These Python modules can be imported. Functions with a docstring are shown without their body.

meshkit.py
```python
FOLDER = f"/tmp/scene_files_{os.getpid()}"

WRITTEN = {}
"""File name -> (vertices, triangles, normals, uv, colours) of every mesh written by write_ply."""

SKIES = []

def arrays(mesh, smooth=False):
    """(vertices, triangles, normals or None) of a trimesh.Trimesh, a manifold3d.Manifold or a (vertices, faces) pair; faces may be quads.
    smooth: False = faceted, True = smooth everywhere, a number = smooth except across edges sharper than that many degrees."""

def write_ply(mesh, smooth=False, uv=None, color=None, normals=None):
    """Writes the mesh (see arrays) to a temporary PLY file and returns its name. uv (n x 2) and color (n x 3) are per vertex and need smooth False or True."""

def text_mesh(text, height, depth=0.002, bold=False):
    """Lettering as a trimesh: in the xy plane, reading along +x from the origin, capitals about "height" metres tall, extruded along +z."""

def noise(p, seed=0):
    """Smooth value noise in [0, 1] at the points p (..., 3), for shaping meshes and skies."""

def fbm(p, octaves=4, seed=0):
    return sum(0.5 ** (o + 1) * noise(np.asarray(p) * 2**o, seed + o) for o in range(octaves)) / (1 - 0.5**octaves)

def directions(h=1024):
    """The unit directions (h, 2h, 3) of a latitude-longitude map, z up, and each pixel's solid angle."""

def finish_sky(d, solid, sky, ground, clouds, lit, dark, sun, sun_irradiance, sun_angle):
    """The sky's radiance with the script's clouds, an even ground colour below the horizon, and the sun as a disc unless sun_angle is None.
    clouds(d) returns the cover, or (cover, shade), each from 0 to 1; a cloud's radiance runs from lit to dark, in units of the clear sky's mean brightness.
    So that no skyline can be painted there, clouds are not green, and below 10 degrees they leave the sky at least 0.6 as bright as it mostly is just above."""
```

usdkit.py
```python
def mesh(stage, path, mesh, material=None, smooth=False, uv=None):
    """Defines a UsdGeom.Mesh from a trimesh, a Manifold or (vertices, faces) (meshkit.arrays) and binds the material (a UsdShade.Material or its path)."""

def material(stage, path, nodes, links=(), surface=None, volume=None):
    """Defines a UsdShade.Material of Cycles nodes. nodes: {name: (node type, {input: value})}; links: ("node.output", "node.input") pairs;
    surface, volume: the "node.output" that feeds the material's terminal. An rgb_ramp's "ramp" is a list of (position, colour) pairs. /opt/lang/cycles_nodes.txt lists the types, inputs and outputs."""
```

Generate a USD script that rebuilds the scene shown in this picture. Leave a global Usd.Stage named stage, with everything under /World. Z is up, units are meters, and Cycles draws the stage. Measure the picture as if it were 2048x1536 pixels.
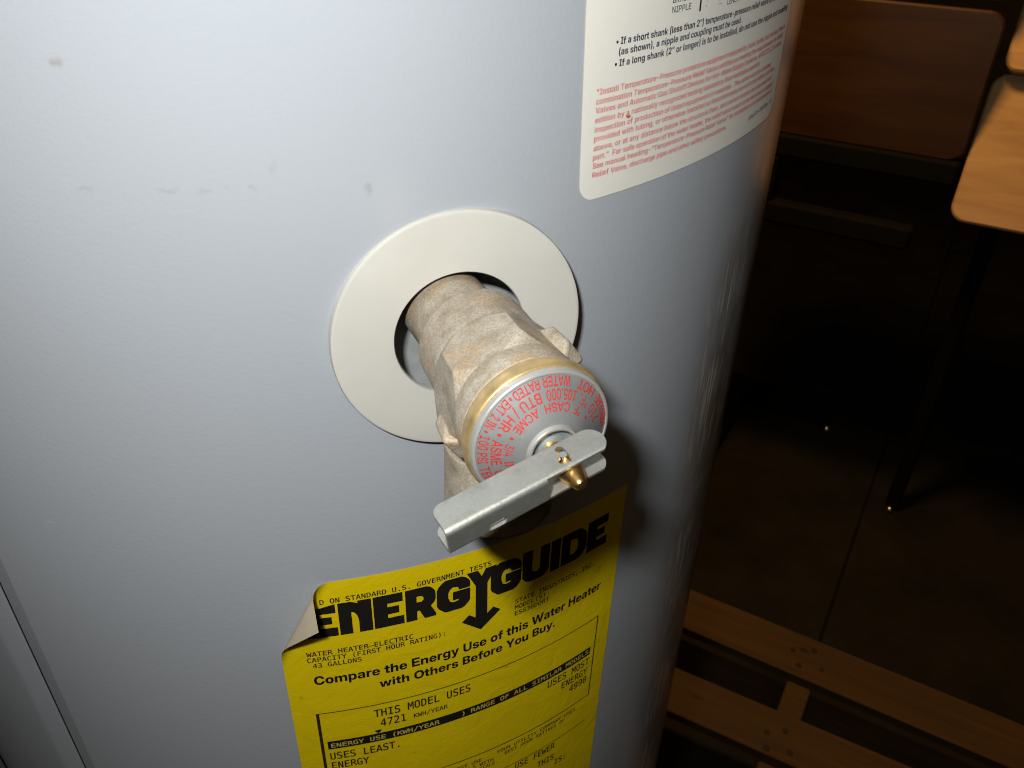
import glob, math, random
import numpy as np, trimesh, manifold3d as m3
import usdkit, meshkit
from pxr import Usd, UsdGeom, UsdLux, UsdShade, Gf, Sdf, Vt
from PIL import Image, ImageDraw, ImageFont
from shapely import affinity, box, union_all
from shapely.geometry import Polygon, Point, LineString
random.seed(7); rng = np.random.default_rng(7)

stage = Usd.Stage.CreateInMemory()
UsdGeom.SetStageUpAxis(stage, UsdGeom.Tokens.z); UsdGeom.SetStageMetersPerUnit(stage, 1.0)
UsdGeom.Xform.Define(stage, '/World'); stage.SetDefaultPrim(stage.GetPrimAtPath('/World'))
UsdGeom.Scope.Define(stage, '/World/Looks')

# ------------------------------------------------------------------ camera
H0 = 1.14                                   # height of the valve's axis above the warehouse floor
O = np.array([0, 0, H0])
C_POS = np.array([-0.07671451, -0.46278945, 0.13153932]) + O
C_R = np.array([0.91628401, -0.40017248, 0.01689964])
C_U = np.array([0.21011832, 0.51617732, 0.83030794])
C_F = np.array([0.3409896, 0.75724696, -0.55704859])
def frame_matrix(x, y, z, t):
    m = np.eye(4); m[0, :3], m[1, :3], m[2, :3], m[3, :3] = x, y, z, t
    return Gf.Matrix4d(*m.ravel().tolist())
cam = UsdGeom.Camera.Define(stage, '/World/camera')
cam.AddTransformOp().Set(frame_matrix(C_R, C_U, -C_F, C_POS))
cam.CreateFocalLengthAttr(5.0); cam.CreateHorizontalApertureAttr(5.0 * 2048 / 1676.7); cam.CreateVerticalApertureAttr(5.0 * 1536 / 1676.7)
cam.CreateClippingRangeAttr(Gf.Vec2f(0.01, 50)); cam.CreateFStopAttr(6.3); cam.CreateFocusDistanceAttr(0.275)
cam.CreateExposureAttr(0.0)

# ------------------------------------------------------------------ light: the camera's flash, and two unseen warm lamps
def rect_light(name, pos, target, w, h, intensity, color):
    l = UsdLux.RectLight.Define(stage, '/World/' + name)
    pos = np.asarray(pos, float); z = pos - np.asarray(target, float); z /= np.linalg.norm(z)
    x = np.cross([0.01, 0.02, 1.0], z); x /= np.linalg.norm(x); y = np.cross(z, x)
    l.AddTransformOp().Set(frame_matrix(x, y, z, pos))
    l.CreateWidthAttr(w); l.CreateHeightAttr(h); l.CreateIntensityAttr(intensity); l.CreateColorAttr(Gf.Vec3f(*color))
    l.CreateNormalizeAttr(True)
    return l
FL = C_POS + C_U * 0.046 - C_R * 0.040 - C_F * 0.050
rect_light('camera_flash', FL, FL + C_F - 0.05 * C_U + 0.25 * C_R, 0.024, 0.013, 0.425, (1.0, 0.99, 0.955))
rect_light('unseen_warm_lamp', O + [0.591, 0.463, 0.70], O + [1.2, 0.40, -0.3], 0.22, 0.22, 3.5, (1.0, 0.52, 0.16))  # lamp out of view, placed to light the desk boards and miss the jacket
rect_light('unseen_warm_lamp_001', O + [-0.6, -1.9, 2.1], O + [0.1, -0.2, 0], 1.2, 1.2, 1.3, (1.0, 0.70, 0.36))  # large warm lamp out of view behind the camera, lightens the flash shadows

# ------------------------------------------------------------------ helpers
class Node(str): pass
class Mat:
    """a Cycles node graph, built node by node"""
    def __init__(s): s.n, s.l, s.k = {}, [], 0
    def __call__(s, kind, out, **inp):
        s.k += 1; nm = f'{kind}_{s.k}'; vals = {}
        for k, v in inp.items():
            if isinstance(v, Node): s.l.append((str(v), f'{nm}.{k}'))
            else: vals[k] = v
        s.n[nm] = (kind, vals)
        return Node(f'{nm}.{out}')
    def done(s, name, surf): return usdkit.material(stage, '/World/Looks/' + name, s.n, s.l, surface=str(surf))
    def math(s, t, a, b=0.5, **k): return s('math', 'value', math_type=t, value1=a, value2=b, **k)
    def noise(s, scale, vec=None, detail=3.0, rough=0.55, dist=0.0):
        k = dict(scale=scale, detail=detail, roughness=rough, distortion=dist)
        if vec is not None: k['vector'] = vec
        return s('noise_texture', 'fac', **k)
    def pos(s): return s('geometry', 'position')
    def mapped(s, vec, scale=(1, 1, 1), loc=(0, 0, 0), rot=(0, 0, 0)): return s('mapping', 'vector', vector=vec, scale=scale, location=loc, rotation=rot)
    def ramp(s, fac, stops): return s('rgb_ramp', 'color', fac=fac, ramp=stops)
    def range(s, v, a, b, c=0.0, d=1.0): return s('map_range', 'result', value=v, from_min=a, from_max=b, to_min=c, to_max=d, clamp=True)
    def mix(s, fac, a, b, t='mix'): return s('mix', 'color', mix_type=t, fac=fac, color1=a, color2=b)
    def bump(s, h, strength=0.3, distance=0.001): return s('bump', 'normal', height=h, strength=strength, distance=distance)

def plain(name, color, rough=0.5, metallic=0.0, var=0.0, scale=300, bump=0.0, bscale=900, spec=0.5, bdist=0.0003, **kw):
    m = Mat(); p = m.pos(); col = color
    if var:
        f = m.noise(scale, p, 4)
        col = m.ramp(f, [(0.25, [c * (1 - var) for c in color]), (0.75, [min(1, c * (1 + var)) for c in color])])
    k = dict(base_color=col, roughness=rough, metallic=metallic, specular_ior_level=spec, **kw)
    if bump: k['normal'] = m.bump(m.noise(bscale, p, 3), bump, bdist)
    return m.done(name, m('principled_bsdf', 'BSDF', **k))

used = {}
def numbered(path):
    k = used.get(path, 0); used[path] = k + 1
    return path if k == 0 else f'{path}_{k:03d}'
def tag(pr, label=None, cat=None, group=None, kind=None):
    for k, v in (('label', label), ('category', cat), ('group', group), ('kind', kind)):
        if v: pr.SetCustomDataByKey(k, v)
    return pr
BASE = {}
def thing(name, base, label=None, cat=None, group=None, kind=None):
    p = numbered('/World/' + name); x = UsdGeom.Xform.Define(stage, p); x.AddTranslateOp().Set(Gf.Vec3d(*map(float, base)))
    BASE[p] = np.asarray(base, float); tag(x.GetPrim(), label, cat, group, kind)
    return p
def sub(name, parent):
    p = numbered(parent + '/' + name); UsdGeom.Xform.Define(stage, p); BASE[p] = BASE[parent]
    return p
def obj(name, mesh, mat, parent='/World', smooth=30, normals=None):
    """mesh in world coordinates, stored relative to its thing's base"""
    p = numbered(parent + '/' + name)
    b = BASE.get(parent, np.zeros(3)); BASE[p] = b
    if normals is not None:
        v, f = mesh; g = usdkit.mesh(stage, p, (np.asarray(v) - b, f), mat, smooth=False)
        g.CreateNormalsAttr(Vt.Vec3fArray.FromNumpy(np.asarray(normals, np.float32))); g.SetNormalsInterpolation('vertex')
        return p
    v, f, n = meshkit.arrays(mesh, False)
    usdkit.mesh(stage, p, (v - b, f), mat, smooth=smooth)
    return p
def label_part(p, text): tag(stage.GetPrimAtPath(p), label=text)
cat = trimesh.util.concatenate
def bx(x0, x1, y0, y1, z0, z1, T=None, bev=0.0):
    x0, x1 = sorted((x0, x1)); y0, y1 = sorted((y0, y1)); z0, z1 = sorted((z0, z1))
    if bev:
        pts = []
        for sx in (0, 1):
            for sy in (0, 1):
                for sz in (0, 1):
                    c = np.array([(x0, x1)[sx], (y0, y1)[sy], (z0, z1)[sz]]); d = np.array([1 - 2 * sx, 1 - 2 * sy, 1 - 2 * sz]) * bev
                    for k in range(3): q = c + d; q[k] = c[k]; pts.append(q)
        m = trimesh.convex.convex_hull(np.array(pts))
    else:
        m = trimesh.creation.box(bounds=[[x0, y0, z0], [x1, y1, z1]])
    if T is not None: m.apply_transform(T)
    return m
def TT(x, y, z, t):
    m = np.eye(4); m[:3, 0], m[:3, 1], m[:3, 2], m[:3, 3] = x, y, z, t
    return m
def to_tm(man):
    mm = man.to_mesh(); return trimesh.Trimesh(np.array(mm.vert_properties[:, :3], float), np.array(mm.tri_verts, int), process=True)

# ------------------------------------------------------------------ materials
R = 0.25
PX, PZ = 1, 2
def spot_mask(m, p, spots, wob=0.0025):
    """smudges at given points: (s, z, half width, half height, strength), millimetres on the jacket"""
    n = m('noise_texture', 'color', vector=p, scale=260.0, detail=3.0)
    off = m('vector_math', 'vector', math_type='subtract', vector1=n, vector2=(0.5, 0.5, 0.5))
    off = m('vector_math', 'vector', math_type='scale', vector1=off, scale=wob * 2)
    q = m('vector_math', 'vector', math_type='add', vector1=p, vector2=off)
    tot = None
    for s, z, w, h, st in spots:
        a = s / 1000 / R; c = np.array([R * math.sin(a), -R * math.cos(a), z / 1000]) + O
        d = m('vector_math', 'vector', math_type='subtract', vector1=q, vector2=tuple(c))
        d = m.mapped(d, scale=(1350 / w, 1350 / w, 1350 / h))
        l = m('vector_math', 'value', math_type='length', vector1=d)
        v = m.range(l, 1.0, 0.25, 0.0, st)
        tot = v if tot is None else m.math('maximum', tot, v)
    return tot
def tank_material(name):
    m = Mat(); p = m.pos()
    big = m.noise(6.0, p, 2)
    col = m.ramp(big, [(0.3, (0.395, 0.430, 0.478)), (0.7, (0.425, 0.458, 0.502))])
    fine = m.noise(1600.0, p, 2)
    col = m.mix(m.range(fine, 0.3, 0.7, 0.0, 0.10), col, (0.33, 0.36, 0.40))
    sp = spot_mask(m, p, [(-94, 83, 2.6, 2.4, .55), (-24, 49, 2.2, 3.2, .45), (-75, 51.5, 5.5, 1.6, .28), (-66, 51.2, 3.6, 1.6, .24), (-60, 51.6, 2.5, 1.5, .2), (-54, 51, 2.5, 1.5, .24),
                          (-123.5, -126, 1.3, 1.3, .75), (-95, 52, 3.0, 1.6, .22), (-48, 57, 2, 2.5, .2), (-30, 15, 1, 1, .3), (-150, -20, 4, 2, .12)])
    col = m.mix(m.math('multiply', sp, 0.62), col, (0.22, 0.155, 0.09))
    pale = spot_mask(m, p, [(-139.6, -65.7, 3.4, 1.2, .5), (-160, -150, 2, 1, .25)])
    col = m.mix(pale, col, (0.62, 0.60, 0.50))
    sep = m('separate_xyz', 'x', vector=p)
    zz = m('separate_xyz', 'z', vector=p)
    # rubbed, dirty strip down the side of the jacket
    st = m.noise(1.0, m.mapped(p, scale=(520, 520, 26)), 5, 0.65, 0.6)
    scr = m.math('multiply', m.range(st, 0.50, 0.60), m.math('multiply', m.range(sep, 0.118, 0.148), m.range(zz, H0 + 0.05, H0 - 0.04)))
    film = m.math('multiply', m.math('multiply', m.range(sep, 0.112, 0.150, 0.0, 0.85), m.range(m.noise(14.0, p, 3), 0.30, 0.55)), m.range(zz, H0 + 0.05, H0 - 0.05))
    col = m.mix(film, col, (0.19, 0.135, 0.085))
    col = m.mix(m.math('multiply', scr, 0.6), col, (0.17, 0.12, 0.08))
    st2 = m.noise(1.0, m.mapped(p, scale=(560, 560, 34), loc=(3, 1, 7)), 4, 0.6)
    scr2 = m.math('multiply', m.range(m.math('multiply', st2, m.range(m.noise(22.0, p, 2), 0.35, 0.6, 0.84, 1.06)), 0.56, 0.63), m.math('multiply', m.range(sep, 0.114, 0.140), m.range(zz, H0 + 0.05, H0 - 0.04)))
    col = m.mix(m.math('multiply', scr2, 0.75), col, (0.80, 0.74, 0.62))
    hgt = m.math('add', m.math('multiply', m.noise(700.0, p, 2), 1.0), m.math('multiply', scr, 0.8))
    nrm = m.bump(hgt, 0.16, 0.0004)
    rg = m.math('add', m.range(m.noise(40.0, p, 3), 0.3, 0.7, 0.20, 0.27), m.math('multiply', scr, 0.15))
    return m.done(name, m('principled_bsdf', 'BSDF', base_color=col, roughness=rg, normal=nrm, specular_ior_level=0.5))
M = {}
M['tank'] = tank_material('jacket_paint')
M['ring'] = plain('ring_plastic', (0.575, 0.575, 0.53), 0.42, var=0.045, scale=45, bump=0.08, bscale=500)
M['recess'] = plain('recess_grey', (0.30, 0.32, 0.33), 0.7, var=0.15, scale=180)
M['hole_edge'] = plain('hole_edge_metal', (0.05, 0.04, 0.035), 0.6)
def cast_material():
    m = Mat(); p = m.pos()
    a = m.noise(170.0, p, 4); b = m.noise(1500.0, p, 3); c_ = m.noise(60.0, m.mapped(p, loc=(2, 5, 1)), 4, 0.6)
    col = m.ramp(a, [(0.28, (0.29, 0.245, 0.175)), (0.5, (0.43, 0.375, 0.295)), (0.72, (0.51, 0.475, 0.405))])
    col = m.mix(m.range(c_, 0.53, 0.63, 0.0, 0.65), col, (0.52, 0.36, 0.20))
    col = m.mix(m.range(b, 0.40, 0.66, 0.0, 0.55), col, (0.22, 0.175, 0.125))
    nrm = m.bump(m.math('add', b, m.noise(420.0, p, 3)), 0.5, 0.0004)
    return m.done('cast_bronze', m('principled_bsdf', 'BSDF', base_color=col, roughness=0.62, metallic=0.12, normal=nrm))
M['cast'] = cast_material()
M['brass'] = plain('brass_ring', (0.62, 0.455, 0.22), 0.42, 0.65, var=0.32, scale=220, bump=0.15, bscale=900)
M['brass_tip'] = plain('brass_stem', (0.80, 0.50, 0.19), 0.34, 1.0, var=0.06, scale=300)
M['cap'] = plain('cap_steel', (0.40, 0.42, 0.42), 0.40, 0.6, var=0.10, scale=150, bump=0.08, bscale=1200)
M['rim'] = plain('rim_steel', (0.52, 0.52, 0.50), 0.36, 0.5, var=0.06, scale=200)
M['boss'] = plain('boss_zinc', (0.42, 0.48, 0.50), 0.38, 0.6, var=0.2, scale=400)
M['red_ink'] = plain('red_ink', (0.47, 0.032, 0.030), 0.5, var=0.12, scale=700)
def lever_material():
    m = Mat(); p = m.pos()
    a = m.noise(210.0, p, 5, 0.65); b = m.noise(1100.0, p, 3)
    col = m.ramp(a, [(0.28, (0.36, 0.37, 0.335)), (0.5, (0.50, 0.515, 0.475)), (0.72, (0.585, 0.595, 0.555))])
    sc = m.noise(1.0, m.mapped(p, scale=(260, 2600, 2600), rot=(0.3, 0.2, 0.1)), 3, 0.6)
    col = m.mix(m.range(sc, 0.62, 0.68, 0.0, 0.5), col, (0.72, 0.72, 0.69))
    col = m.mix(m.range(m.noise(90.0, m.mapped(p, loc=(1, 4, 2)), 4), 0.58, 0.68, 0.0, 0.4), col, (0.30, 0.295, 0.25))
    return m.done('lever_zinc', m('principled_bsdf', 'BSDF', base_color=col, metallic=0.88, roughness=m.range(a, 0.3, 0.7, 0.58, 0.40), normal=m.bump(m.math('add', b, sc), 0.14, 0.0003)))
M['lever'] = lever_material()
M['pin'] = plain('pin_steel', (0.75, 0.74, 0.70), 0.22, 1.0)
def paper(name, c0, c1, rough=0.5, wrinkle=0.0):
    m = Mat(); p = m.pos()
    col = m.ramp(m.noise(35.0, p, 4), [(0.3, c0), (0.7, c1)])
    col = m.mix(m.range(m.noise(1500.0, p, 2), 0.3, 0.7, 0.0, 0.10), col, [x * 0.7 for x in c0])
    if wrinkle: col = m.mix(m.range(m.noise(130.0, p, 4, 0.6), 0.66, 0.74, 0.0, 0.45), col, [c0[0] * 0.5, c0[1] * 0.4, 0.01])
    nrm = m.bump(m.noise(1800.0, p, 2), 0.08, 0.0002)
    if wrinkle: nrm = m('bump', 'normal', height=m.noise(55.0, p, 4, 0.6, 0.8), strength=wrinkle, distance=0.0025, normal=nrm)
    return m.done(name, m('principled_bsdf', 'BSDF', base_color=col, roughness=rough, normal=nrm, specular_ior_level=0.35))
M['yellow'] = paper('yellow_paper', (0.85, 0.645, 0.003), (0.90, 0.70, 0.004), 0.5, 0.22)
M['backing'] = paper('paper_back', (0.52, 0.44, 0.32), (0.66, 0.58, 0.45), 0.6)
M['white_paper'] = paper('white_paper', (0.80, 0.80, 0.735), (0.84, 0.84, 0.775), 0.45)
M['ink'] = plain('black_ink', (0.014, 0.012, 0.010), 0.5)
M['brown_ink'] = plain('typed_ink', (0.035, 0.022, 0.010), 0.55)
M['navy_ink'] = plain('navy_ink', (0.022, 0.020, 0.055), 0.5)
M['label_red'] = plain('label_red_ink', (0.60, 0.055, 0.05), 0.5)
M['yellow_ink'] = plain('bar_yellow', (0.66, 0.55, 0.09), 0.5)
def wood(name, c0, c1, c2, rough, ax, fine=60.0, along=3.0, spec=0.4, knots=False):
    """grain runs along the unit vector ax"""
    m = Mat(); p = m.pos()
    yaw = math.atan2(ax[1], ax[0])
    q = m('vector_rotate', 'vector', vector=p, axis=(0, 0, 1), angle=-yaw)
    g = m.noise(1.0, m.mapped(q, scale=(along, fine, fine)), 6, 0.62, 0.7)
    col = m.ramp(g, [(0.25, c0), (0.5, c1), (0.75, c2)])
    b = m.noise(4.0, p, 2)
    col = m.mix(m.range(b, 0.35, 0.65, 0.0, 0.35), col, [x * 0.6 for x in c1])
    if knots:
        k = m('voronoi_texture', 'distance', vector=m.mapped(q, scale=(9, 22, 9)), scale=1.0)
        col = m.mix(m.range(k, 0.14, 0.05, 0.0, 0.8), col, [x * 0.25 for x in c0])
    return m.done(name, m('principled_bsdf', 'BSDF', base_color=col, roughness=rough, normal=m.bump(g, 0.12, 0.001), specular_ior_level=spec))
N_ = np.array([0.804, 0.595, 0]); N_ /= np.linalg.norm(N_); D_ = np.array([N_[1], -N_[0], 0]); Z_ = np.array([0, 0, 1.0])
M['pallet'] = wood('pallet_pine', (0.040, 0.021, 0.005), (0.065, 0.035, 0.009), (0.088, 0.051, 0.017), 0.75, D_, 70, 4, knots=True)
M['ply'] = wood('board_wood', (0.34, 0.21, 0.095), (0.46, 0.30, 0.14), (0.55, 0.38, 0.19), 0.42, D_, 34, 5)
M['ply_shaded'] = wood('shaded_board_wood', (0.024, 0.010, 0.0025), (0.036, 0.0165, 0.004), (0.050, 0.025, 0.007), 0.4, D_, 30, 4)  # darker copy of the board wood; shade on the panels put into the colour
M['black'] = plain('black_metal', (0.0035, 0.0035, 0.003), 0.85, spec=0.12, var=0.2, scale=30)
M['cabinet'] = plain('cabinet_dark_brown', (0.026, 0.021, 0.013), 0.6, var=0.35, scale=9, bump=0.1, bscale=60)
M['screw'] = plain('screw_metal', (0.85, 0.78, 0.65), 0.3, 1.0)
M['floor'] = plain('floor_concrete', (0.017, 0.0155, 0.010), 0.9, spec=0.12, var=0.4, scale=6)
M['nail'] = plain('nail_rust', (0.010, 0.007, 0.005), 0.7)

# ------------------------------------------------------------------ setting
def nd(n, d, z): return N_ * n + D_ * d + np.array([0, 0, z])
TB = TT(N_, D_, Z_, O)                       # local (n, d, z) -> world; det is -1, so meshes are re-oriented
def nbox(n0, n1, d0, d1, z0, z1, bev=0.0):
    m = bx(n0, n1, d0, d1, z0, z1, bev=bev); m.vertices = m.vertices @ np.array([N_, D_, Z_]) + O; m.invert(); return m
flr = thing('floor', O + nd(1.0, 0.3285, -H0), 'dark concrete warehouse floor with a thin straight joint', 'floor', kind='structure')
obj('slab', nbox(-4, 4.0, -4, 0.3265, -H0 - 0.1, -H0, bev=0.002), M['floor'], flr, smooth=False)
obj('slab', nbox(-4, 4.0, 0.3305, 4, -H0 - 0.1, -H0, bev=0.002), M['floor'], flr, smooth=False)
obj('joint_filler', nbox(-4, 4.0, 0.3263, 0.3307, -H0 - 0.09, -H0 - 0.004), M['black'], flr, smooth=False)
w = nbox(4.05, 4.15, -4, 4, -H0, 2.6); obj('back_wall', w, M['cabinet'], smooth=False)
tag(stage.GetPrimAtPath('/World/back_wall'), 'dark far wall of the warehouse', 'wall', kind='structure')

# ------------------------------------------------------------------ pallet
pal = thing('pallet', O + nd(0.2, 0.1, -H0), 'pine wood shipping pallet under the heater at lower right', 'pallet')
ZT = -1.0
d0, d1 = -0.52, 0.74
for i, (nc, wd, sk) in enumerate([(0.688, 0.088, 0.0), (0.515, 0.082, -0.03), (0.335, 0.09, 0.01), (0.165, 0.088, 0), (-0.005, 0.09, 0.008), (-0.18, 0.086, 0), (-0.35, 0.09, -0.01)]):
    m = nbox(-wd / 2, wd / 2, d0, d1, -0.018, 0.0, bev=0.0015)
    a = sk
    rot = trimesh.transformations.rotation_matrix(-a * 1.0, [0, 0, 1], O)
    m.apply_transform(rot); m.apply_translation(nd(nc, 0, ZT))
    m = m.subdivide().subdivide() if False else m
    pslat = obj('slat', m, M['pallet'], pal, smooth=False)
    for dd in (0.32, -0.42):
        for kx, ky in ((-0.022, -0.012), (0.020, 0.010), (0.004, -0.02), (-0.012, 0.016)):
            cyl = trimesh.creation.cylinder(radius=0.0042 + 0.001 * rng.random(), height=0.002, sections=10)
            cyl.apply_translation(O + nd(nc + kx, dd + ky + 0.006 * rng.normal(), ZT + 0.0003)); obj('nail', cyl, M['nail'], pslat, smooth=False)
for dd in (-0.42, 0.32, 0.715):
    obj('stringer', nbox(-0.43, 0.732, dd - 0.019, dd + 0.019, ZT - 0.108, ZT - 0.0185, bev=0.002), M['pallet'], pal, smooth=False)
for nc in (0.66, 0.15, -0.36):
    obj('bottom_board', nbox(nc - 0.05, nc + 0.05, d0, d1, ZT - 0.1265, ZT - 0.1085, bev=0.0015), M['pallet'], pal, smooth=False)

# ------------------------------------------------------------------ dark cabinet and wooden boards behind the heater
def rounded(w, h, r, n=8):
    return box(-w / 2 + r, -h / 2 + r, w / 2 - r, h / 2 - r).buffer(r, quad_segs=n)
def rounded_board(d0, d1, z0, z1, n, thick, r, tilt=0.0, edge=0.003):
    """a board with rounded corners, its front at distance n, leaning back by tilt about its lower edge"""
    w, h = d1 - d0, z1 - z0
    layers = [(edge, 0.0), (0.0, edge), (0.0, thick - edge), (edge, thick)]
    poly = [np.array(rounded(w - 2 * e, h - 2 * e, r - e).exterior.coords)[:-1] for e, _ in layers]
    k = len(poly[0]); v = []; f = []
    for (e, t), q in zip(layers, poly): v += [(x, t, y) for x, y in q]
    for L in range(3):
        for i in range(k):
            j = (i + 1) % k; a, b, c, d = L * k + i, L * k + j, (L + 1) * k + j, (L + 1) * k + i; f += [(a, b, c), (a, c, d)]
    v += [(0, 0, 0), (0, thick, 0)]
    for i in range(k): j = (i + 1) % k; f += [(4 * k, j, i), (4 * k + 1, 3 * k + i, 3 * k + j)]
    v = np.array(v); v[:, 2] += h / 2
    c, s = math.cos(tilt), math.sin(tilt)
    nn = n + v[:, 1] * c + v[:, 2] * s; zz = z0 + v[:, 2] * c - v[:, 1] * s; dd = (d0 + d1) / 2 + v[:, 0]
    m = trimesh.Trimesh(np.stack([nn, dd, zz], 1) @ np.array([N_, D_, Z_]) + O, np.array(f)); m.fix_normals(); return m
fr = thing('desk', O + nd(1.24, 0.2, -H0), 'dim desk with wide brown rounded panel and black frame just right of heater', 'desk')
obj('wooden_panel', rounded_board(-0.06, 0.302, -0.322, -0.094, 1.200, 0.02, 0.026, 0.05), M['ply_shaded'], fr, smooth=40)
obj('wooden_panel', rounded_board(-0.06, 0.300, -0.082, 0.13, 1.215, 0.02, 0.02, 0.02), M['ply_shaded'], fr, smooth=40)
obj('crossbar', nbox(1.195, 1.225, -0.06, 0.302, -0.362, -0.3215, bev=0.005), M['black'], fr, smooth=False)
obj('crossbar', nbox(1.195, 1.225, -0.06, 0.262, -0.488, -0.447, bev=0.005), M['black'], fr, smooth=False)
obj('post', nbox(1.1955, 1.2245, -0.022, 0.012, -0.4465, -0.3625, bev=0.004), M['black'], fr, smooth=False)
obj('post', nbox(1.225, 1.255, -0.06, -0.03, -H0 + 0.03, -0.10, bev=0.004), M['black'], fr, smooth=False)
obj('foot_bar', nbox(1.545, 1.60, -0.16, 0.188, -H0 + 0.012, -H0 + 0.062, bev=0.006), M['black'], fr, smooth=False)
obj('foot_bar', nbox(1.215, 1.60, -0.075, -0.022, -H0 + 0.001, -H0 + 0.030, bev=0.006), M['black'], fr, smooth=False)
gl = trimesh.creation.icosphere(subdivisions=3, radius=0.011); gl.apply_translation(O + nd(1.540, 0.188, -H0 + 0.011)); obj('floor_glide', gl, M['screw'], fr)
leg = thing('desk', O + nd(1.31, 0.378, -H0), 'brightly lit desk with two rounded tan wooden panels at the right edge', 'desk')
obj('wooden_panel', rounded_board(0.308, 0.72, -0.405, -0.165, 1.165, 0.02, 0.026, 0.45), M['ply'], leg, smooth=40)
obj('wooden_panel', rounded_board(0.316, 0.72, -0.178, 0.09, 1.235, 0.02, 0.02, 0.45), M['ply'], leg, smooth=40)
obj('leg', nbox(1.315, 1.345, 0.366, 0.396, -H0 + 0.008, -0.20, bev=0.006), M['black'], leg, smooth=False)
gl = trimesh.creation.icosphere(subdivisions=3, radius=0.008); gl.apply_translation(O + nd(1.310, 0.378, -H0 + 0.008)); obj('floor_glide', gl, M['screw'], leg)

# ------------------------------------------------------------------ water heater
heater = thing('water_heater', O + np.array([0, 0, -1.0]), 'grey cylindrical electric water heater standing on the pallet', 'water heater')
def cyl(s, z, off=0.0):
    """(s, z) in metres on the jacket, s measured round it from the valve, -> world"""
    s = np.asarray(s, float); a = s / R; rr = R + off
    return np.stack([rr * np.sin(a), -rr * np.cos(a), np.broadcast_to(z, s.shape)], -1) + O
def strip_mesh(poly, s0, s1, step, off=0.0):
    V, F, Nn = [], [], []; n = 0
    xs = np.arange(s0, s1 + step * 0.5, step); xs[-1] = s1
    for a, b in zip(xs[:-1], xs[1:]):
        q = poly.intersection(box(a, poly.bounds[1], b, poly.bounds[3]))
        for gm in getattr(q, 'geoms', [q]):
            if gm.geom_type != 'Polygon' or gm.area < 1e-10: continue
            v, f = trimesh.creation.triangulate_polygon(gm, engine='earcut'); v = np.asarray(v); f = np.asarray(f)
            e = np.cross(v[f[:, 1]] - v[f[:, 0]], v[f[:, 2]] - v[f[:, 0]]); f[e < 0] = f[e < 0][:, ::-1]
            V.append(cyl(v[:, 0], v[:, 1], off)); F.append(f + n); n += len(v)
            aa = v[:, 0] / R; Nn.append(np.stack([np.sin(aa), -np.cos(aa), 0 * aa], 1))
    return np.concatenate(V), np.concatenate(F), np.concatenate(Nn)
hole = Point(0, 0).buffer(0.0275, quad_segs=24)
SEAM = -0.1752; BEND = -0.1668
END = 2 * math.pi * R + SEAM - 0.07
jk = box(BEND, -1.0, END, 0.42).difference(hole)
v, f, n = strip_mesh(jk, BEND, END, 0.0087)
obj('jacket', (v, f), M['tank'], heater, normals=n)
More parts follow.
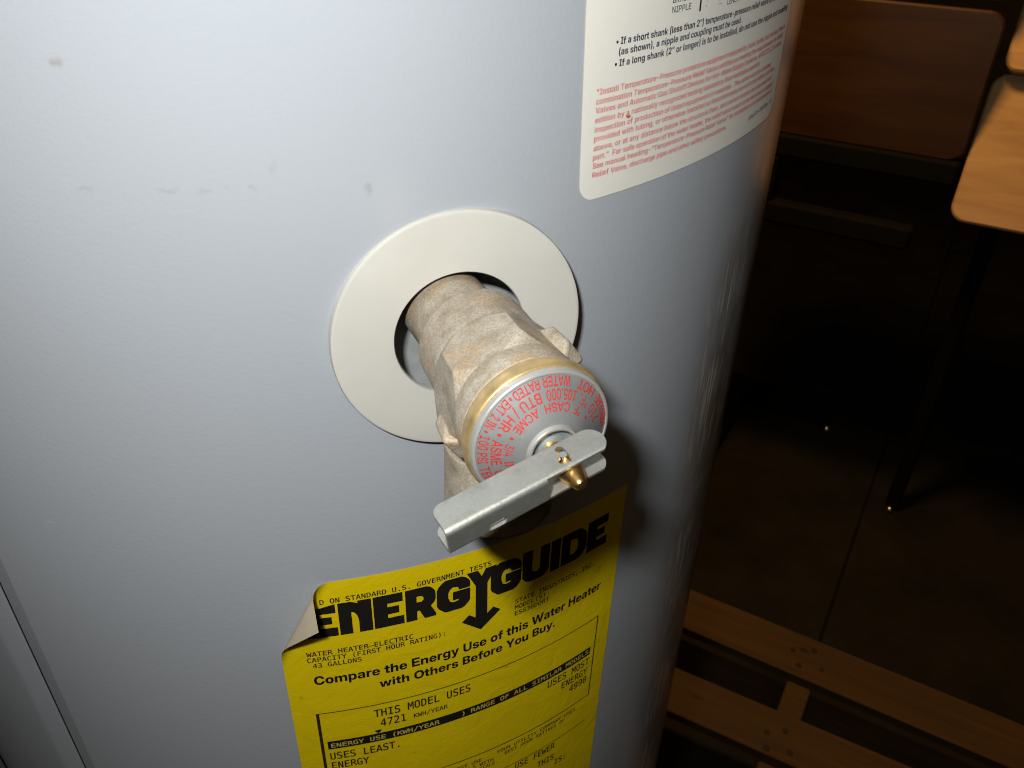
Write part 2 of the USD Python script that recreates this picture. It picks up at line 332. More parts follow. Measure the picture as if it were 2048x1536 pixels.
# the jacket's bent-in edge and the panel that covers it
k = 8; ss = np.linspace(BEND, SEAM + 0.0014, k); off = -0.0013 * ((BEND - ss) / (BEND - SEAM)) ** 1.0
V = np.concatenate([np.stack([cyl(np.array([s]), z, o)[0] for s, o in zip(ss, off)]) for z in (-1.0, 0.42)])
F = [];
for i in range(k - 1): F += [(i, i + 1, k + i + 1), (i, k + i + 1, k + i)]
F = np.array(F)[:, ::-1]; obj('bent_edge', trimesh.Trimesh(V, F, process=False), M['tank'], heater, smooth=30)
def panel(s0, s1, z0, z1, off, th, nseg=40, lip=0.0016):
    dz = 0.0013 if s1 == SEAM else 0.0
    ss = np.linspace(s0 + lip, s1 - lip, nseg)
    prof = [(s1 - 0.0002, off - th - dz), (s1, off - lip * 0.5 - dz), (s1 - lip * 0.4, off - lip * 0.12 - dz)] + [(s, off - (0.0013 * max(0.0, 1 - (s1 - s) / 0.010) if s1 == SEAM else 0.0)) for s in ss[::-1]] + [(s0 + lip * 0.4, off - lip * 0.12), (s0, off - lip * 0.5), (s0 + 0.0002, off - th)]
    prof = np.array(prof); k = len(prof)
    V = np.concatenate([np.stack([cyl(np.array([s]), z, o)[0] for s, o in prof]) for z in (z0, z1)])
    F = []
    for i in range(k - 1): F += [(i, k + i, k + i + 1), (i, k + i + 1, i + 1)]
    m = trimesh.Trimesh(V, np.array(F), process=False)
    return m
bs = np.array([cyl(np.array([q]), z, -0.0048)[0] for z in (-1.0, 0.42) for q in (SEAM - 0.012, SEAM + 0.012)]); obj('dark_gap_sheet', trimesh.Trimesh(bs, np.array([(0, 1, 3), (0, 3, 2)]), process=False), M['black'], heater, smooth=False)  # black sheet under the seam, stands in for the shade in its gap
pm = panel(-0.233, SEAM, -1.0, 0.42, 0.0002, 0.0006, lip=0.0002); obj('jacket_panel', pm, M['tank'], heater, smooth=35)
pm2 = panel(SEAM - 0.09 - 0.01 - 0.15, -0.2365, -1.0, 0.42, -0.002, 0.003); obj('jacket_panel', pm2, M['tank'], heater, smooth=35)
# inside of the valve opening
plug = trimesh.creation.cylinder(radius=0.034, height=0.004, sections=48); plug.apply_transform(trimesh.transformations.rotation_matrix(math.pi / 2, [1, 0, 0])); plug.apply_translation(O + [0, -R + 0.0165, 0]); obj('opening_back', plug, M['recess'], heater)
sl = trimesh.creation.annulus(r_min=0.0279, r_max=0.0292, height=0.020, sections=64); sl.apply_transform(trimesh.transformations.rotation_matrix(math.pi / 2, [1, 0, 0])); sl.apply_translation(O + [0, -R + 0.0112, 0]); obj('opening_sleeve', sl, M['recess'], heater)
lid = trimesh.creation.cylinder(radius=R + 0.002, height=0.02, sections=128); lid.apply_translation(O + [0, 0, 0.4305]); obj('top_lid', lid, M['tank'], heater)
foot = trimesh.creation.cylinder(radius=R - 0.006, height=0.03, sections=96); foot.apply_translation(O + [0, 0, -0.985]); obj('base_pan', foot, M['black'], heater)

# ------------------------------------------------------------------ trim ring (flat, standing a little off the curved jacket)
def basis(nv):
    nv = np.asarray(nv, float); nv /= np.linalg.norm(nv); a = np.cross([0, 0, 1.0], nv); a /= np.linalg.norm(a); a = -a if a[0] < 0 else a
    u = np.cross(nv, a); u = u if u[2] > 0 else -u
    return nv, a, u
def lathe(profile, nseg=96):
    """profile of (r, z); closed loop"""
    p = np.array(profile); k = len(p); t = np.linspace(0, 2 * np.pi, nseg, endpoint=False)
    V = np.stack([np.outer(np.cos(t), p[:, 0]), np.outer(np.sin(t), p[:, 0]), np.broadcast_to(p[:, 1], (nseg, k))], -1).reshape(-1, 3)
    F = []
    for i in range(nseg):
        j = (i + 1) % nseg
        for a in range(k):
            b = (a + 1) % k
            F += [(i * k + a, j * k + a, j * k + b), (i * k + a, j * k + b, i * k + b)]
    m = trimesh.Trimesh(V, np.array(F), process=True); m.update_faces(m.nondegenerate_faces()); m.fix_normals(); return m
nr, ar, ur = basis([-0.060, -1, 0.038])
RI, RO = 0.0207, 0.0400
ring = lathe([(RI, -0.0022), (RI, -0.0005), (RI + 0.0004, 0.0), (0.030, 0.0003), (RO - 0.0012, 0.0), (RO - 0.0003, -0.0004), (RO, -0.0011), (RO, -0.0030), (RO - 0.0012, -0.0030), (RO - 0.0012, -0.0018), (RI + 0.001, -0.0022)], 160)
ring.apply_transform(TT(ar, ur, nr, O + [0.0002, -R - 0.0030, -0.0002]))
trg = thing('trim_ring', O + [0, -R, 0], 'round off-white plastic trim ring around the brass valve', 'trim ring')
obj('ring', ring, M['ring'], trg, smooth=40)

# ------------------------------------------------------------------ relief valve
na = np.array([0.01759365, -0.99963927, 0.02029268]); aa = np.array([0.99984516, 0.01759727, 0]); ua = np.array([-3.57e-4, 0.02028952, 0.99979408])
VB = O + np.array([-0.0051, -R, 0.0073])
TV = TT(aa, ua, na, VB)                      # local x right, y up, z outwards
valve = thing('relief_valve', VB, 'weathered bronze pressure relief valve with steel test lever sticking out of the heater', 'valve')
def rev(profile, seg=96): return m3.CrossSection([np.array(profile)]).revolve(seg)
mm = 1e-3
def off_axis(z): return 3.6 * np.clip((58 - z) / 40, 0, 1), -1.8 * np.clip((58 - z) / 40, 0, 1)
body = rev([(0, -22), (13.2, -22), (13.4, 14), (14.0, 15), (16.1, 16.0), (16.8, 17.5), (16.9, 33), (16.4, 38), (16.4, 46), (17.1, 52), (17.8, 58), (18.0, 62.5), (0, 62.5)])
hexp = m3.CrossSection([np.array([(19.7 * math.cos(math.radians(24 + 60 * i)), 19.7 * math.sin(math.radians(24 + 60 * i))) for i in range(6)])]).extrude(23).translate([0, 0, 34])
hexp = hexp ^ rev([(0, 32), (15.8, 32.5), (17.2, 35), (19.6, 40), (19.6, 50), (17.4, 54), (0, 54)])
def blob(pts, r): return m3.Manifold.batch_hull([m3.Manifold.sphere(r, 16).translate(list(p)) for p in pts])
def pol(r, a, z): return (r * math.cos(math.radians(a)), r * math.sin(math.radians(a)), z)
lugs = m3.Manifold()
for a in (31, 211):
    lugs += blob([pol(15, a + 17, 41), pol(15, a - 17, 41), pol(19.0, a + 12, 43.5), pol(19.6, a - 9, 43.5), pol(19.6, a + 11, 51.5), pol(20.0, a - 9, 51.5), pol(15, a, 55)], 1.2)
outl = m3.Manifold.cylinder(28, 14.6, 14.6, 64).rotate([90, 0, 0]).translate([0, 0, 40]) + m3.Manifold.cylinder(24, 15.8, 16.6, 64).rotate([90, 0, 0]).translate([0, -19, 40])
outl = outl + blob([(-9, -12, 40), (9, -12, 40), (0, -12, 50), (0, -12, 32)], 6)
body = body + hexp + lugs + outl
bore = m3.Manifold.cylinder(30, 10.2, 10.2, 48).rotate([90, 0, 0]).translate([0, -26, 40])
body = (body - bore).refine_to_length(0.9)
bt = to_tm(body); trimesh.smoothing.filter_taubin(bt, lamb=0.5, nu=0.52, iterations=2)
vv = np.array(bt.vertices); ox, oz = off_axis(vv[:, 2]); bt.vertices = vv + np.stack([ox, oz, 0 * ox], 1); vv = np.array(bt.vertices); bt.vertices = vv + bt.vertex_normals * ((meshkit.fbm(vv * 0.22, 4, 3) - 0.5) * 0.12 + (meshkit.fbm(vv * 0.9, 3, 9) - 0.5) * 0.07)[:, None]
bt.apply_scale(mm); bt.apply_transform(TV); obj('valve_body', bt, M['cast'], valve, smooth=True)
def vl(profile, seg=128):
    m = lathe([(r * mm, z * mm) for r, z in profile], seg); m.apply_transform(TV); return m
obj('brass_collar', vl([(16, 62), (17.7, 62.2), (18.4, 63.0), (18.9, 64.2), (19.15, 65.6), (19.1, 66.8), (18.8, 67.6), (18.4, 68.0), (17.0, 68.0), (16, 66.0)]), M['brass'], valve, smooth=50)
def capz(r): return float(np.interp(r, [5.0, 6.9, 8.2, 9.5, 14.0, 17.0], [74.9, 74.9, 74.4, 73.7, 71.4, 69.75]))
prof = [(17.6, 65.5), (18.3, 66.2), (18.45, 68.8), (18.3, 69.35), (18.0, 69.7), (17.55, 69.75)]
obj('cap_rim', vl(prof + [(17.3, 69.4), (17.0, 66.5)]), M['rim'], valve, smooth=50)
cap = obj('cap_plate', vl([(17.4, 67), (17.4, 69.5)] + [(r, capz(r)) for r in np.linspace(17.0, 6.9, 12)] + [(6.75, 72), (10, 69)]), M['cap'], valve, smooth=30)
obj('boss_ring', vl([(6.9, 74), (6.85, 75.4), (6.5, 75.95), (6.0, 76.0), (5.6, 75.6), (5.4, 74.6), (5.4, 73.2)], 96), M['rim'], valve, smooth=50)
obj('boss_disc', vl([(0.01, 73.0), (5.5, 73.0), (5.5, 74.2), (3.4, 74.5), (3.2, 75.2), (0.01, 75.3)], 64), M['boss'], valve, smooth=30)
obj('brass_stem', vl([(0.01, 74), (2.5, 74), (2.5, 82), (3.1, 82.3), (3.1, 83.6), (2.95, 84.4), (1.75, 88.8), (1.2, 89.5), (0.01, 89.8)], 48), M['brass_tip'], valve, smooth=35)

# lettering ---------------------------------------------------------
FD = glob.glob('/opt/blender-*/*/datafiles/fonts')[0]
_f = {}
def font(kind):
    if kind not in _f:
        if kind == 'mono': ft = ImageFont.truetype(FD + '/DejaVuSansMono.woff2', 96)
        else:
            ft = ImageFont.truetype(FD + '/Inter.woff2', 96)
            ft.set_variation_by_axes([14 if kind < 600 else 32, kind])
        _f[kind] = (ft, {}, -ft.getbbox('H', anchor='ls')[1])
    return _f[kind]
def glyph(kind, ch):
    ft, cache, cap = font(kind)
    if ch not in cache:
        x0, y0, x1, y1 = ft.getbbox(ch, anchor='ls')
        if x1 <= x0 or y1 <= y0: cache[ch] = None
        else:
            im = Image.new('L', (x1 - x0 + 8, y1 - y0 + 8)); ImageDraw.Draw(im).text((4 - x0, 4 - y0), ch, 255, font=ft, anchor='ls')
            on = np.pad(np.asarray(im) > 127, ((0, 0), (1, 1))).astype(np.int8); d = np.diff(on, axis=1)
            rows, st = np.nonzero(d == 1); en = np.nonzero(d == -1)[1]
            sh = union_all(box(st, -rows - 1, en, -rows)).buffer(0.7).buffer(-0.7).simplify(0.75)
            if kind == 'mono': sh = sh.buffer(1.7).simplify(0.6)
            cache[ch] = affinity.translate(sh, x0 - 4, 4 - y0)
    return cache[ch]
def tri(poly, seg=None):
    V, F, n = [], [], 0
    for gm in getattr(poly, 'geoms', [poly]):
        if gm.geom_type != 'Polygon' or gm.area < 1e-12: continue
        v, f = trimesh.creation.triangulate_polygon(gm, engine='earcut'); v = np.asarray(v); f = np.array(f)
        e = np.cross(v[f[:, 1]] - v[f[:, 0]], v[f[:, 2]] - v[f[:, 0]]); f[e < 0] = f[e < 0][:, ::-1]
        V.append(v); F.append(f + n); n += len(v)
    return np.concatenate(V), np.concatenate(F)
_t = {}
def text_flat(text, kind):
    """flat triangles of a line of text in units of its cap height, and its ink width"""
    ft, _, cap = font(kind); x = 0.0; V, F, n = [], [], 0
    for ch in text:
        p = glyph(kind, ch)
        if p is not None:
            if (kind, ch) not in _t: _t[kind, ch] = tri(p)
            v, f = _t[kind, ch]; V.append(v + [x, 0]); F.append(f + n); n += len(v)
        x += ft.getlength(ch)
    V = np.concatenate(V) / cap; x0 = V[:, 0].min(); V[:, 0] -= x0
    return V, np.concatenate(F), V[:, 0].max()
def fit_line(text, kind, u0, u1, v0, v1, h):
    V, F, w = text_flat(text, kind)
    t = V[:, 0] / w
    return np.stack([u0 + (u1 - u0) * t, v0 + (v1 - v0) * t + V[:, 1] * h], 1), F

# red print on the cap: letters stand on the outer side and read anticlockwise
def ring_text(items, r0, h):
    V, F, n = [], [], 0
    for text, a0, a1, kind in items:
        v, f, w = text_flat(text, kind)
        a = np.radians(a0 + (a1 - a0) * v[:, 0] / w); r = r0 - v[:, 1] * h
        z = np.array([capz(q) for q in r]) + 0.06
        V.append(np.stack([r * np.cos(a), r * np.sin(a), z], 1) * mm); F.append(f[:, ::-1] + n); n += len(v)
    m = trimesh.Trimesh(np.concatenate(V), np.concatenate(F), process=False)
    if m.face_normals[:, 2].sum() < 0: m.invert()
    m.apply_transform(TV); return m
obj('red_print', ring_text([('PRESSURE', -2, 31, 600), ('HOT', 37, 58, 600), ('WATER', 66, 93, 600), ('RATED', 96, 120, 600), ('•', 122, 124, 700), ('EXT 2 IN', 126, 153, 600), ('•', 156, 158, 700), ('100 PSI', 161, 189, 600), ('TEMP', 193, 218, 600)], 17.15, 2.15), M['red_ink'], cap, smooth=False)
obj('red_print', ring_text([('210', 12, 32, 500), ('°F.', 38, 51, 500), ('105.000', 57, 92, 600), ('BTU / HR', 98, 150, 600), ('•', 154, 157, 900), ('ASME', 162, 192, 600), ('CSA', 200, 222, 600)], 14.45, 2.3), M['red_ink'], cap, smooth=False)
obj('red_print', ring_text([('•', 27, 31, 900), ('°F', 42, 54, 600), ('CASH', 62, 98, 600), ('ACME', 107, 145, 600), ('•', 152, 156, 900), ('3/4', 163, 180, 600), ('IN', 188, 202, 600)], 11.65, 1.9), M['red_ink'], cap, smooth=False)

# test lever ----------------------------------------------------------
e1 = np.array([-0.97880504, -0.12053002, -0.16556936]); e2 = np.array([-0.15011054, -0.12771042, 0.98038608]); e3 = np.array([0.13931089, -0.98446054, -0.10691078])
TLv = TT(e1, e2, e3, VB + na * 0.08632)      # local x along the lever, y its upper side, z outwards
LW, LH, LL, LE, SC, TH = 8.1, 7.9, 32.6, 10.4, 7.1, 1.0
def ext_x(poly, a, b):
    """extrude a polygon given in (y, z) along x"""
    ps = [np.array(poly.exterior.coords)[:-1]] + [np.array(i.coords)[:-1] for i in poly.interiors]
    return m3.CrossSection(ps, m3.FillRule.EvenOdd).extrude(b - a).transform(np.array([[0, 0, 1, a], [1, 0, 0, 0], [0, 1, 0, 0]], float))
def ext_y(poly, a, b):
    """extrude a polygon given in (x, z) along y"""
    ps = [np.array(poly.exterior.coords)[:-1]] + [np.array(i.coords)[:-1] for i in poly.interiors]
    return m3.CrossSection(ps, m3.FillRule.EvenOdd).extrude(b - a).transform(np.array([[1, 0, 0, 0], [0, 0, -1, b], [0, 1, 0, 0]], float))
outer = box(-LW / 2, -LH - 4, LW / 2, 0).buffer(-1.5).buffer(1.5, quad_segs=8)
inner = box(-LW / 2 + TH, -LH - 6, LW / 2 - TH, -TH).buffer(-0.6).buffer(0.6, quad_segs=6)
uch = outer.difference(inner).intersection(box(-10, -LH, 10, 1))
lev = m3.Manifold()
for gm in getattr(uch, 'geoms', [uch]): lev += ext_x(gm, -LE, LL)
side = box(-LE, -LH, LL, 3).buffer(-2.6).buffer(2.6, quad_segs=10).intersection(box(-50, -50, 50, 0)).union(box(12, -4, LL, 0.0))
rend = Point(-LE + 3.9, -3.9).buffer(3.9, quad_segs=14).union(box(-LE + 3.9, -LH, 50, 1)).union(Point(-LE + 3.9, -LH + 3.9).buffer(3.9, quad_segs=14))
lev = lev ^ ext_y(side.intersection(rend), -20, 20)
lev = lev - m3.Manifold.cube([LE + SC + 10, LW - 2 * TH - 0.0, TH + 2.0]).translate([-LE - 10, -LW / 2 + TH, -TH - 0.9])
lev = lev - m3.Manifold.cube([LE + SC + 10, LW + 4, 1.0]).translate([-LE - 10, -LW / 2 - 2, -0.55])
key = LineString([(0.3, -5.8), (0.3, -2.7)]).buffer(1.05, quad_segs=8).union(Point(1.4, -2.9).buffer(1.1, quad_segs=8))
lev = lev - ext_y(key, 1, 8) - ext_y(LineString([(0.3, -5.0), (0.3, -3.4)]).buffer(1.0), -8, -1)
lev = lev - m3.Manifold.batch_hull([m3.Manifold.cylinder(6, 1.05, 1.05, 24).translate([19.2, -1.75, -4]), m3.Manifold.cylinder(6, 1.05, 1.05, 24).translate([21.8, -1.75, -4])])
lt = to_tm(lev.refine_to_length(1.5))
vv = np.array(lt.vertices); lt.vertices = vv + 0.0 * (np.stack([meshkit.fbm(vv * 0.35 + k * 31, 3, k) for k in range(3)], 1) - 0.5)
lt.apply_scale(mm); lt.apply_transform(TLv); lv = obj('test_lever', lt, M['lever'], valve, smooth=35)
pin = trimesh.creation.cylinder(radius=0.0009, height=0.0078, sections=24); pin.apply_transform(trimesh.transformations.rotation_matrix(math.pi / 2, [1, 0, 0])); pin.apply_translation([0.0003, 0, -0.0044]); pin.apply_transform(TLv); obj('pivot_pin', pin, M['pin'], lv)

# ------------------------------------------------------------------ paper labels
YC = (-70.569, -95.905); TLT = 0.014523186
def y_sz(u, v):
    e = np.array([1, -TLT]) / math.hypot(1, TLT); nn = np.array([TLT, 1]) / math.hypot(1, TLT)
    return (YC[0] + u * e[0] + v * nn[0]) * mm, (YC[1] + u * e[1] + v * nn[1]) * mm
# the top left corner is peeled forwards
P1, P2 = np.array([2.2, -40.5]), np.array([21.5, -0.2]); fd = (P2 - P1) / np.linalg.norm(P2 - P1); fn = np.array([-fd[1], fd[0]])
RHO, TMAX = 5.2, math.radians(112)
def y_map(uv, lift):
    uv = np.asarray(uv, float); d = (uv - P1) @ fn
    th = np.clip(d / RHO, 0, TMAX); rest = np.maximum(d - RHO * TMAX, 0)
    along = np.where(d > 0, RHO * np.sin(th) + rest * np.cos(th), d); hgt = np.where(d > 0, RHO * (1 - np.cos(th)) + rest * np.sin(th), 0.0)
    # lift is along the sheet's own normal
    along = along - lift * np.sin(th); hgt = hgt + lift * np.cos(th)
    q = uv + (along - d)[:, None] * fn
    s, z = y_sz(q[:, 0], q[:, 1]); a = s / R; rr = R + hgt * mm
    return np.stack([rr * np.sin(a), -rr * np.cos(a), z], 1) + O
YW, YH = 150.5, 204.0
yl = thing('energy_label', np.array([*(cyl(np.array([0.0]), -0.30)[0])]), 'yellow printed energy rating sticker with peeled corner below the valve', 'label')
us = np.unique(np.concatenate([np.linspace(0, 46, 62), np.linspace(46, YW, 56)])); vs = np.unique(np.concatenate([np.linspace(0, -52, 70), np.linspace(-52, -YH, 40)]))[::-1]
gu, gv = np.meshgrid(us, vs); guv = np.stack([gu.ravel(), gv.ravel()], 1); nu = len(us)
# edges not quite straight
wob = (meshkit.fbm(np.stack([guv[:, 0] * 0.05, guv[:, 1] * 0.05, 0 * guv[:, 0]], 1), 3, 5) - 0.5) * 0.25
F = []
for j in range(len(vs) - 1):
    for i in range(nu - 1): a = j * nu + i; F += [(a, a + nu, a + nu + 1), (a, a + nu + 1, a + 1)]
F = np.array(F)
ripple = 0.12 + 0.10 * (meshkit.fbm(np.stack([guv[:, 0] * 0.03, guv[:, 1] * 0.03, 0 * guv[:, 0]], 1), 3, 21) - 0.3)
obj('paper_face', trimesh.Trimesh(y_map(guv, 0.28), F, process=False), M['yellow'], yl, smooth=True)
obj('paper_back', trimesh.Trimesh(y_map(guv, 0.12), F[:, ::-1], process=False), M['backing'], yl, smooth=True)
def y_print(name, uv, f, mat, lift=0.36):
    m = trimesh.Trimesh(y_map(uv, lift), f, process=False); return obj(name, m, mat, yl, smooth=False)
YT = [('D ON STANDARD U.S. GOVERNMENT TESTS', 'mono', 16.7, 82.6, -11.0, -10.5, 2.45), ('WATER HEATER—ELECTRIC', 'mono', 9.2, 50.2, -39.0, -38.9, 2.6), ('CAPACITY (FIRST HOUR RATING):', 'mono', 9.2, 63.1, -42.4, -42.2, 2.55),
      ('43 GALLONS', 'mono', 11.0, 29.6, -45.8, -45.8, 2.5), ('STATE INDUSTRIES, INC.', 'mono', 94.0, 134.8, -37.8, -37.6, 2.45), ('MODEL(S)', 'mono', 93.9, 108.7, -41.4, -41.4, 2.45), ('ES630DORT', 'mono', 94.0, 111.0, -45.0, -45.0, 2.5),
      ('Compare the Energy Use of this Water Heater', 800, 10.6, 140.9, -56.1, -55.9, 5.2), ('with Others Before You Buy.', 800, 35.6, 115.3, -64.1, -63.9, 5.0),
      ('THIS MODEL USES', 'mono', 32.2, 74.1, -82.8, -82.8, 4.75), ('4721', 'mono', 34.6, 45.4, -89.6, -89.6, 4.8), ('KWH/YEAR', 'mono', 48.7, 63.7, -89.2, -89.3, 2.7),
      ('USES LEAST.', 'mono', 12.4, 41.8, -106.8, -107.0, 4.7), ('ENERGY', 'mono', 12.5, 28.4, -113.5, -113.7, 4.6), ('4271', 'mono', 12.6, 23.4, -120.4, -120.6, 4.6), ('USES MOST', 'mono', 114.1, 139.4, -105.9, -106.4, 4.7),
      ('ENERGY', 'mono', 122.6, 138.8, -112.7, -113.1, 4.6), ('4990', 'mono', 127.8, 138.9, -119.0, -119.6, 4.6), ('COST. YOUR UTILITY COMPANY USES', 'mono', 76.6, 133.3, -137.5, -137.4, 2.4), ('BEST HOUR RATINGS OF', 'mono', 92.0, 126.8, -141.0, -140.8, 2.4),
      ('ENERGY USE', 'mono', 64.2, 82.6, -135.6, -136.2, 2.5), ('MODELS WITH', 'mono', 66.5, 86.2, -139.6, -140.8, 2.5), ('SCALE.', 'mono', 78.7, 87.6, -143.8, -144.6, 2.5), ('USE FEWER', 'mono', 98.2, 121.9, -157.9, -158.7, 4.6),
      ('THIS', 'mono', 111.6, 121.8, -167.3, -168.2, 4.6), ('IS:', 'mono', 122.7, 129.6, -174.2, -174.9, 4.5)]
YT = [t for t in YT if t[0] not in ('ENERGY USE', 'MODELS WITH', 'SCALE.')] + [('ENERGY USE', 'mono', 62.0, 80.0, -138.0, -138.2, 2.4), ('MODELS WITH', 'mono', 66.0, 86.0, -141.6, -141.8, 2.4), ('SCALE.', 'mono', 79.0, 88.0, -145.0, -145.1, 2.4)]
YT = [t if not t[0].startswith('COST') else ('YOUR UTILITY COMPANY USES', 'mono', 87.7, 133.3, -137.5, -137.4, 2.4) for t in YT]
for text, kd, u0, u1, v0, v1, h in YT:
    y_print('printed_line', *fit_line(text, kd, u0, u1, v0, v1, h), M['ink'] if kd != 'mono' else M['brown_ink'])
def seg_rect(u0, u1, v0, v1, nu=1, nv=1):
    U, Vv = np.meshgrid(np.linspace(u0, u1, nu + 1), np.linspace(v0, v1, nv + 1)); uv = np.stack([U.ravel(), Vv.ravel()], 1); f = []
    for j in range(nv):
        for i in range(nu): a = j * (nu + 1) + i; f += [(a, a + 1, a + nu + 2), (a, a + nu + 2, a + nu + 1)]
    return uv, np.array(f)
def join(parts):
    V, F, n = [], [], 0
    for v, f in parts: V.append(v); F.append(f + n); n += len(v)
    return np.concatenate(V), np.concatenate(F)
lw = 0.42
y_print('printed_box', *join([seg_rect(9.2, 142.2, -74.9, -74.4, 60), seg_rect(9.2, 10.5, -131.6, -74.9, 1, 8), seg_rect(141.5, 142.2, -131.6, -74.9, 1, 8), seg_rect(9.2, 142.2, -132.2, -131.6, 60)]), M['brown_ink'])
y_print('printed_rule', *seg_rect(70.0, 141.5, -152.6, -152.1, 40), M['brown_ink'])
y_print('black_bar', *seg_rect(12.1, 139.2, -99.5, -94.0, 60), M['ink'], 0.34)
for text, u0, u1, v in (('ENERGY USE (KWH/YEAR', 13.4, 59.9, -98.3), (')', 70.3, 71.3, -98.0), ('RANGE OF ALL SIMILAR MODELS', 74.3, 138.0, -98.0)):
    y_print('printed_line', *fit_line(text, 'mono', u0, u1, v, v, 2.7), M['yellow_ink'], 0.42)
y_print('pointer_mark', np.array([(31.8, -91.7), (35.0, -91.7), (34.2, -93.2), (33.4, -94.0), (32.6, -93.2)]), np.array([(0, 4, 3), (0, 3, 1), (1, 3, 2)]), M['ink'])
# the big heading, letter by letter
BL_, CT_ = -28.9, -11.6
def box_letter(ch, u0, u1, v0=BL_, v1=CT_, kd=900, grow=0.0):
    p = glyph(kd, ch)
    x0, y0, x1, y1 = p.bounds; p = affinity.affine_transform(p, [(u1 - u0) / (x1 - x0), 0, 0, (v1 - v0) / (y1 - y0), u0 - x0 * (u1 - u0) / (x1 - x0), v0 - y0 * (v1 - v0) / (y1 - y0)])
    if grow: p = p.buffer(grow, join_style=2).intersection(box(u0, v0, u1, v1))
    return tri(p)
def poly_letter(pts): return tri(Polygon(pts))
def E_letter(u0, u1, v0, v1):
    h = v1 - v0; w = u1 - u0; b = h * 0.275
    return poly_letter([(u0, v0), (u1, v0), (u1, v0 + b), (u0 + w * .46, v0 + b), (u0 + w * .46, v0 + h * .39), (u0 + w * .84, v0 + h * .39), (u0 + w * .84, v0 + h * .62), (u0 + w * .46, v0 + h * .62), (u0 + w * .46, v1 - b), (u1 - w * .02, v1 - b), (u1 - w * .02, v1), (u0, v1)])
def N_letter(u0, u1, v0, v1):
    w = u1 - u0; h = v1 - v0
    left = box(u0, v0, u0 + w * .385, v1); right = box(u1 - w * .41, v0, u1, v1 - 0.0)
    arch = Polygon([(u0, v1)] + [(u0 + w * .30 + w * .62 * math.sin(t), v1 - h * .62 + h * .62 * math.cos(t)) for t in np.linspace(0, math.pi / 2, 14)] + [(u0 + w * .385, v1 - h * .62), (u0, v1 - h * .62)])
    cut = Polygon([(u0 + w * .385, v0), (u0 + w * .385, v0 + h * .68)] + [(u0 + w * .385 + w * .205 * math.sin(t), v0 + h * .34 + h * .34 * math.cos(t)) for t in np.linspace(0.2, math.pi / 2, 10)] + [(u0 + w * .59, v0)])
    return tri(left.union(arch).union(right).difference(cut))
logo = sub('heading', yl)
def y_logo(tr):
    m = trimesh.Trimesh(y_map(tr[0], 0.38), tr[1], process=False); obj('heading_letter', m, M['ink'], logo, smooth=False)
y_logo(E_letter(10.6, 22.2, BL_, CT_)); y_logo(N_letter(22.9, 35.2, BL_, CT_)); y_logo(E_letter(35.8, 47.2, BL_, CT_))
y_logo(box_letter('R', 47.9, 59.7, grow=0.5)); y_logo(box_letter('G', 60.1, 73.7, BL_ - .1, CT_ + .2, grow=0.6))
y_logo(poly_letter([(72.3, -11.0), (76.9, -11.0), (78.6, -14.6), (80.3, -11.0), (85.2, -11.0), (81.1, -19.2), (81.2, -36.9), (83.9, -34.3), (87.2, -37.4), (78.5, -45.4), (70.2, -37.7), (73.3, -34.5), (76.1, -37.1), (76.1, -19.2)]))
y_logo(box_letter('G', 82.5, 96.2, -28.5, -10.9, grow=0.6)); y_logo(box_letter('U', 96.7, 109.5, -28.0, -10.5, grow=0.5)); y_logo(poly_letter([(110.2, -27.7), (114.9, -27.7), (114.9, -10.5), (110.2, -10.5)]))
y_logo(box_letter('D', 115.6, 129.0, -27.7, -10.5, grow=0.5)); y_logo(E_letter(129.3, 141.0, -27.6, -10.3))

# white instruction label
WB = (42.197, 34.138); TW = -0.0324230
def w_map(uv, lift):
    uv = np.asarray(uv, float); e = np.array([1, -TW]) / math.hypot(1, TW); nn = np.array([TW, 1]) / math.hypot(1, TW)
    s = (WB[0] + uv[:, 0] * e[0] + uv[:, 1] * nn[0]) * mm; z = (WB[1] + uv[:, 0] * e[1] + uv[:, 1] * nn[1]) * mm
    a = s / R; rr = R + lift * mm
    return np.stack([rr * np.sin(a), -rr * np.cos(a), z], 1) + O
wl = thing('instruction_label', cyl(np.array([0.10]), 0.09)[0], 'white instruction sticker with black and red print at the upper right of the heater', 'label')
WW, WH, WR = 119.8, 110.0, 5.6
wp = box(WR, WR, WW - WR, WH - WR).buffer(WR, quad_segs=10)
V, F, n = [], [], 0
for i in range(60):
    q = wp.intersection(box(WW / 60 * i, -1, WW / 60 * (i + 1), WH + 1)); v, f = tri(q); V.append(v); F.append(f + n); n += len(v)
V = np.concatenate(V); F = np.concatenate(F); P = w_map(V, 0.20)
aa_ = np.arctan2(P[:, 0], -P[:, 1]); obj('paper_face', (P, F), M['white_paper'], wl, normals=np.stack([np.sin(aa_), -np.cos(aa_), 0 * aa_], 1))
ex = np.array(wp.exterior.segmentize(2.0).coords); k = len(ex); P = np.concatenate([w_map(ex, 0.20), w_map(ex, 0.0)]); F = []
for i in range(k - 1): F += [(i, i + 1, k + i + 1), (i, k + i + 1, k + i)]
obj('paper_edge', trimesh.Trimesh(P, np.array(F)[:, ::-1], process=False), M['backing'], wl, smooth=30)
def w_print(name, uv, f, mat, lift=0.26): return obj(name, trimesh.Trimesh(w_map(uv, lift), f, process=False), mat, wl, smooth=False)
def w_line(text, kd, u0, ref, uref, v, vend, h, mat):
    """text starting at u0, scaled so that its first words (ref) end at uref"""
    Vv, F, w = text_flat(text, kd); _, _, wr = text_flat(ref, kd)
    sx = (uref - u0) / wr; uv = np.stack([u0 + Vv[:, 0] * sx, v + (vend - v) * Vv[:, 0] / wr + Vv[:, 1] * h], 1)
    return w_print('printed_line', uv, F, mat)
nv, rd = M['navy_ink'], M['label_red']
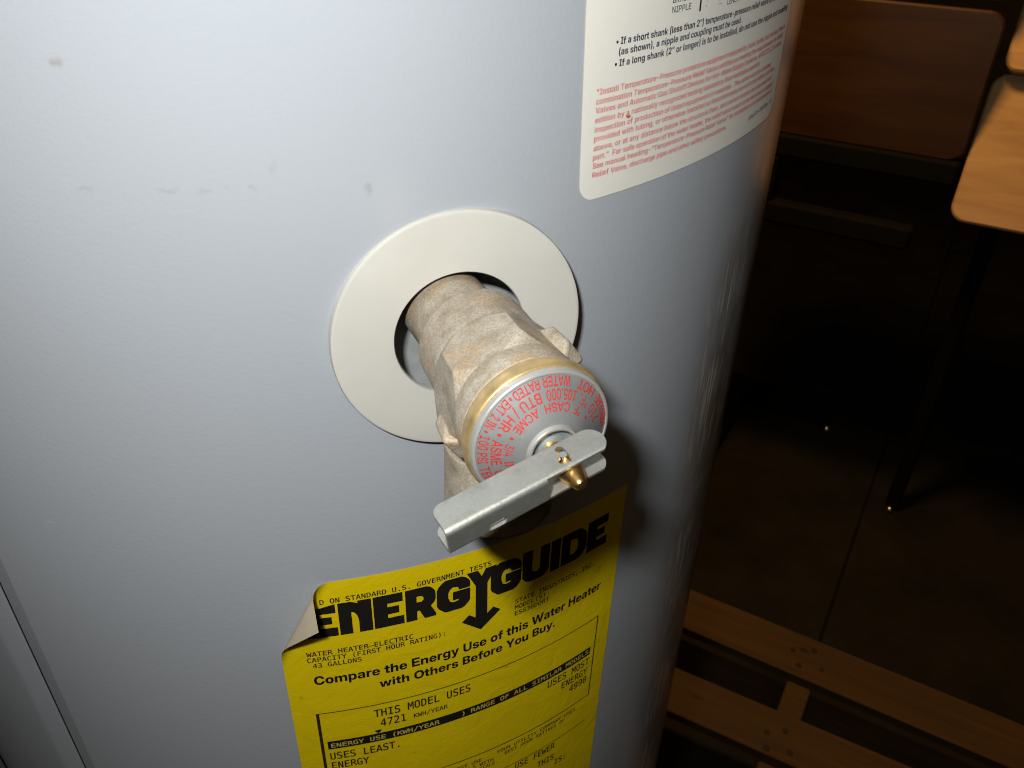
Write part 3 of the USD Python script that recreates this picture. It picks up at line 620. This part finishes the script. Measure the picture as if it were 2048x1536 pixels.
w_line('• If a short shank (less than 2") temperature-pressure relief valve is installed', 760, 11.3, '• If a short shank (less than 2") temperature-pressure', 77.9, 44.85, 44.75, 2.0, nv)
w_line('(as shown), a nipple and coupling must be used.', 760, 12.5, '(as shown), a nipple and coupling must be used.', 72.6, 41.95, 41.9, 2.0, nv)
w_line('• If a long shank (2" or longer) is to be installed, do not use the nipple and coupling', 760, 11.2, '• If a long shank (2" or longer) is to be installed, do not use the nipple and coupling', 114.9, 38.75, 39.2, 2.0, nv)
w_line('BRASS', 500, 33.3, 'BRASS', 41.0, 53.2, 53.2, 1.75, nv); w_line('NIPPLE', 500, 33.3, 'NIPPLE', 42.1, 50.5, 50.5, 1.75, nv); w_line('LENGTH', 500, 61.6, 'LENGTH', 70.2, 48.95, 49.0, 1.75, nv)
RT = [('"Install Temperature-Pressure protective equipment required by local codes, but not less than a', 5.0, 116.1, 31.9, 32.4), ('combination Temperature-Pressure Relief Valve certified as meeting the requirements for Relief', 4.9, 115.3, 29.2, 29.6),
      ('Valves and Automatic Gas Shutoff Devices for Hot-Water Supply Systems, ANSI Z21.22 current', 4.85, 115.1, 26.6, 27.0), ('edition by a nationally recognized testing laboratory that maintains periodic', 4.8, 93.8, 23.8, 24.1),
      ('inspection of production of listed equipment or materials.  The valve must be oriented,', 4.8, 106.6, 21.0, 21.2), ('provided with tubing, or otherwise installed so that discharge can exit only within 6 inches', 4.7, 111.3, 18.3, 18.6),
      ('above, or at any distance below the structural floor, and cannot contact any live electrical', 4.7, 110.1, 15.4, 15.6), ('part."  For safe operation of the water heater, the relief valve must not be removed or plugged.', 4.6, 113.3, 12.6, 12.8),
      ('See manual heading-"Temperature-Pressure Relief Valve" for installation and maintenance of', 4.7, 113.8, 9.9, 10.1), ('Relief Valve, discharge pipe and other safety precautions.', 4.7, 72.7, 7.1, 6.9)]
for text, u0, u1, v0, v1 in RT: w_line(text, 540, u0, text, u1, v0, v1, 1.72, rd)
w_line('184675-000 Rev. 01', 500, 91.0, '184675-000 Rev. 01', 115.9, 5.1, 5.8, 1.6, M['ink'])
w_print('diagram_line', *seg_rect(46.3, 47.1, 49.2, 66, 1, 3), M['ink'])
dots = []
for k in range(26):
    u, v = 47.6 + 11 * rng.random(), 49.8 + 9 * rng.random(); r = 0.10 + 0.16 * rng.random()
    dots.append(tri(Point(u, v).buffer(r, quad_segs=2)))
w_print('diagram_stipple', *join(dots), M['ink'])
fl = trimesh.creation.icosphere(subdivisions=2, radius=0.0005); fl.apply_scale([1.6, 1, 1.0]); vv = np.array(fl.vertices); fl.vertices = vv * (1 + 0.5 * (meshkit.noise(vv * 4000, 2) - 0.5))[:, None]
fl.apply_translation(w_map(np.array([[17.6, 23.7]]), 0.5)[0]); M['rust'] = plain('rust_speck', (0.50, 0.13, 0.025), 0.7, var=0.6, scale=1500)
obj('rust_speck', fl, M['rust'], wl)
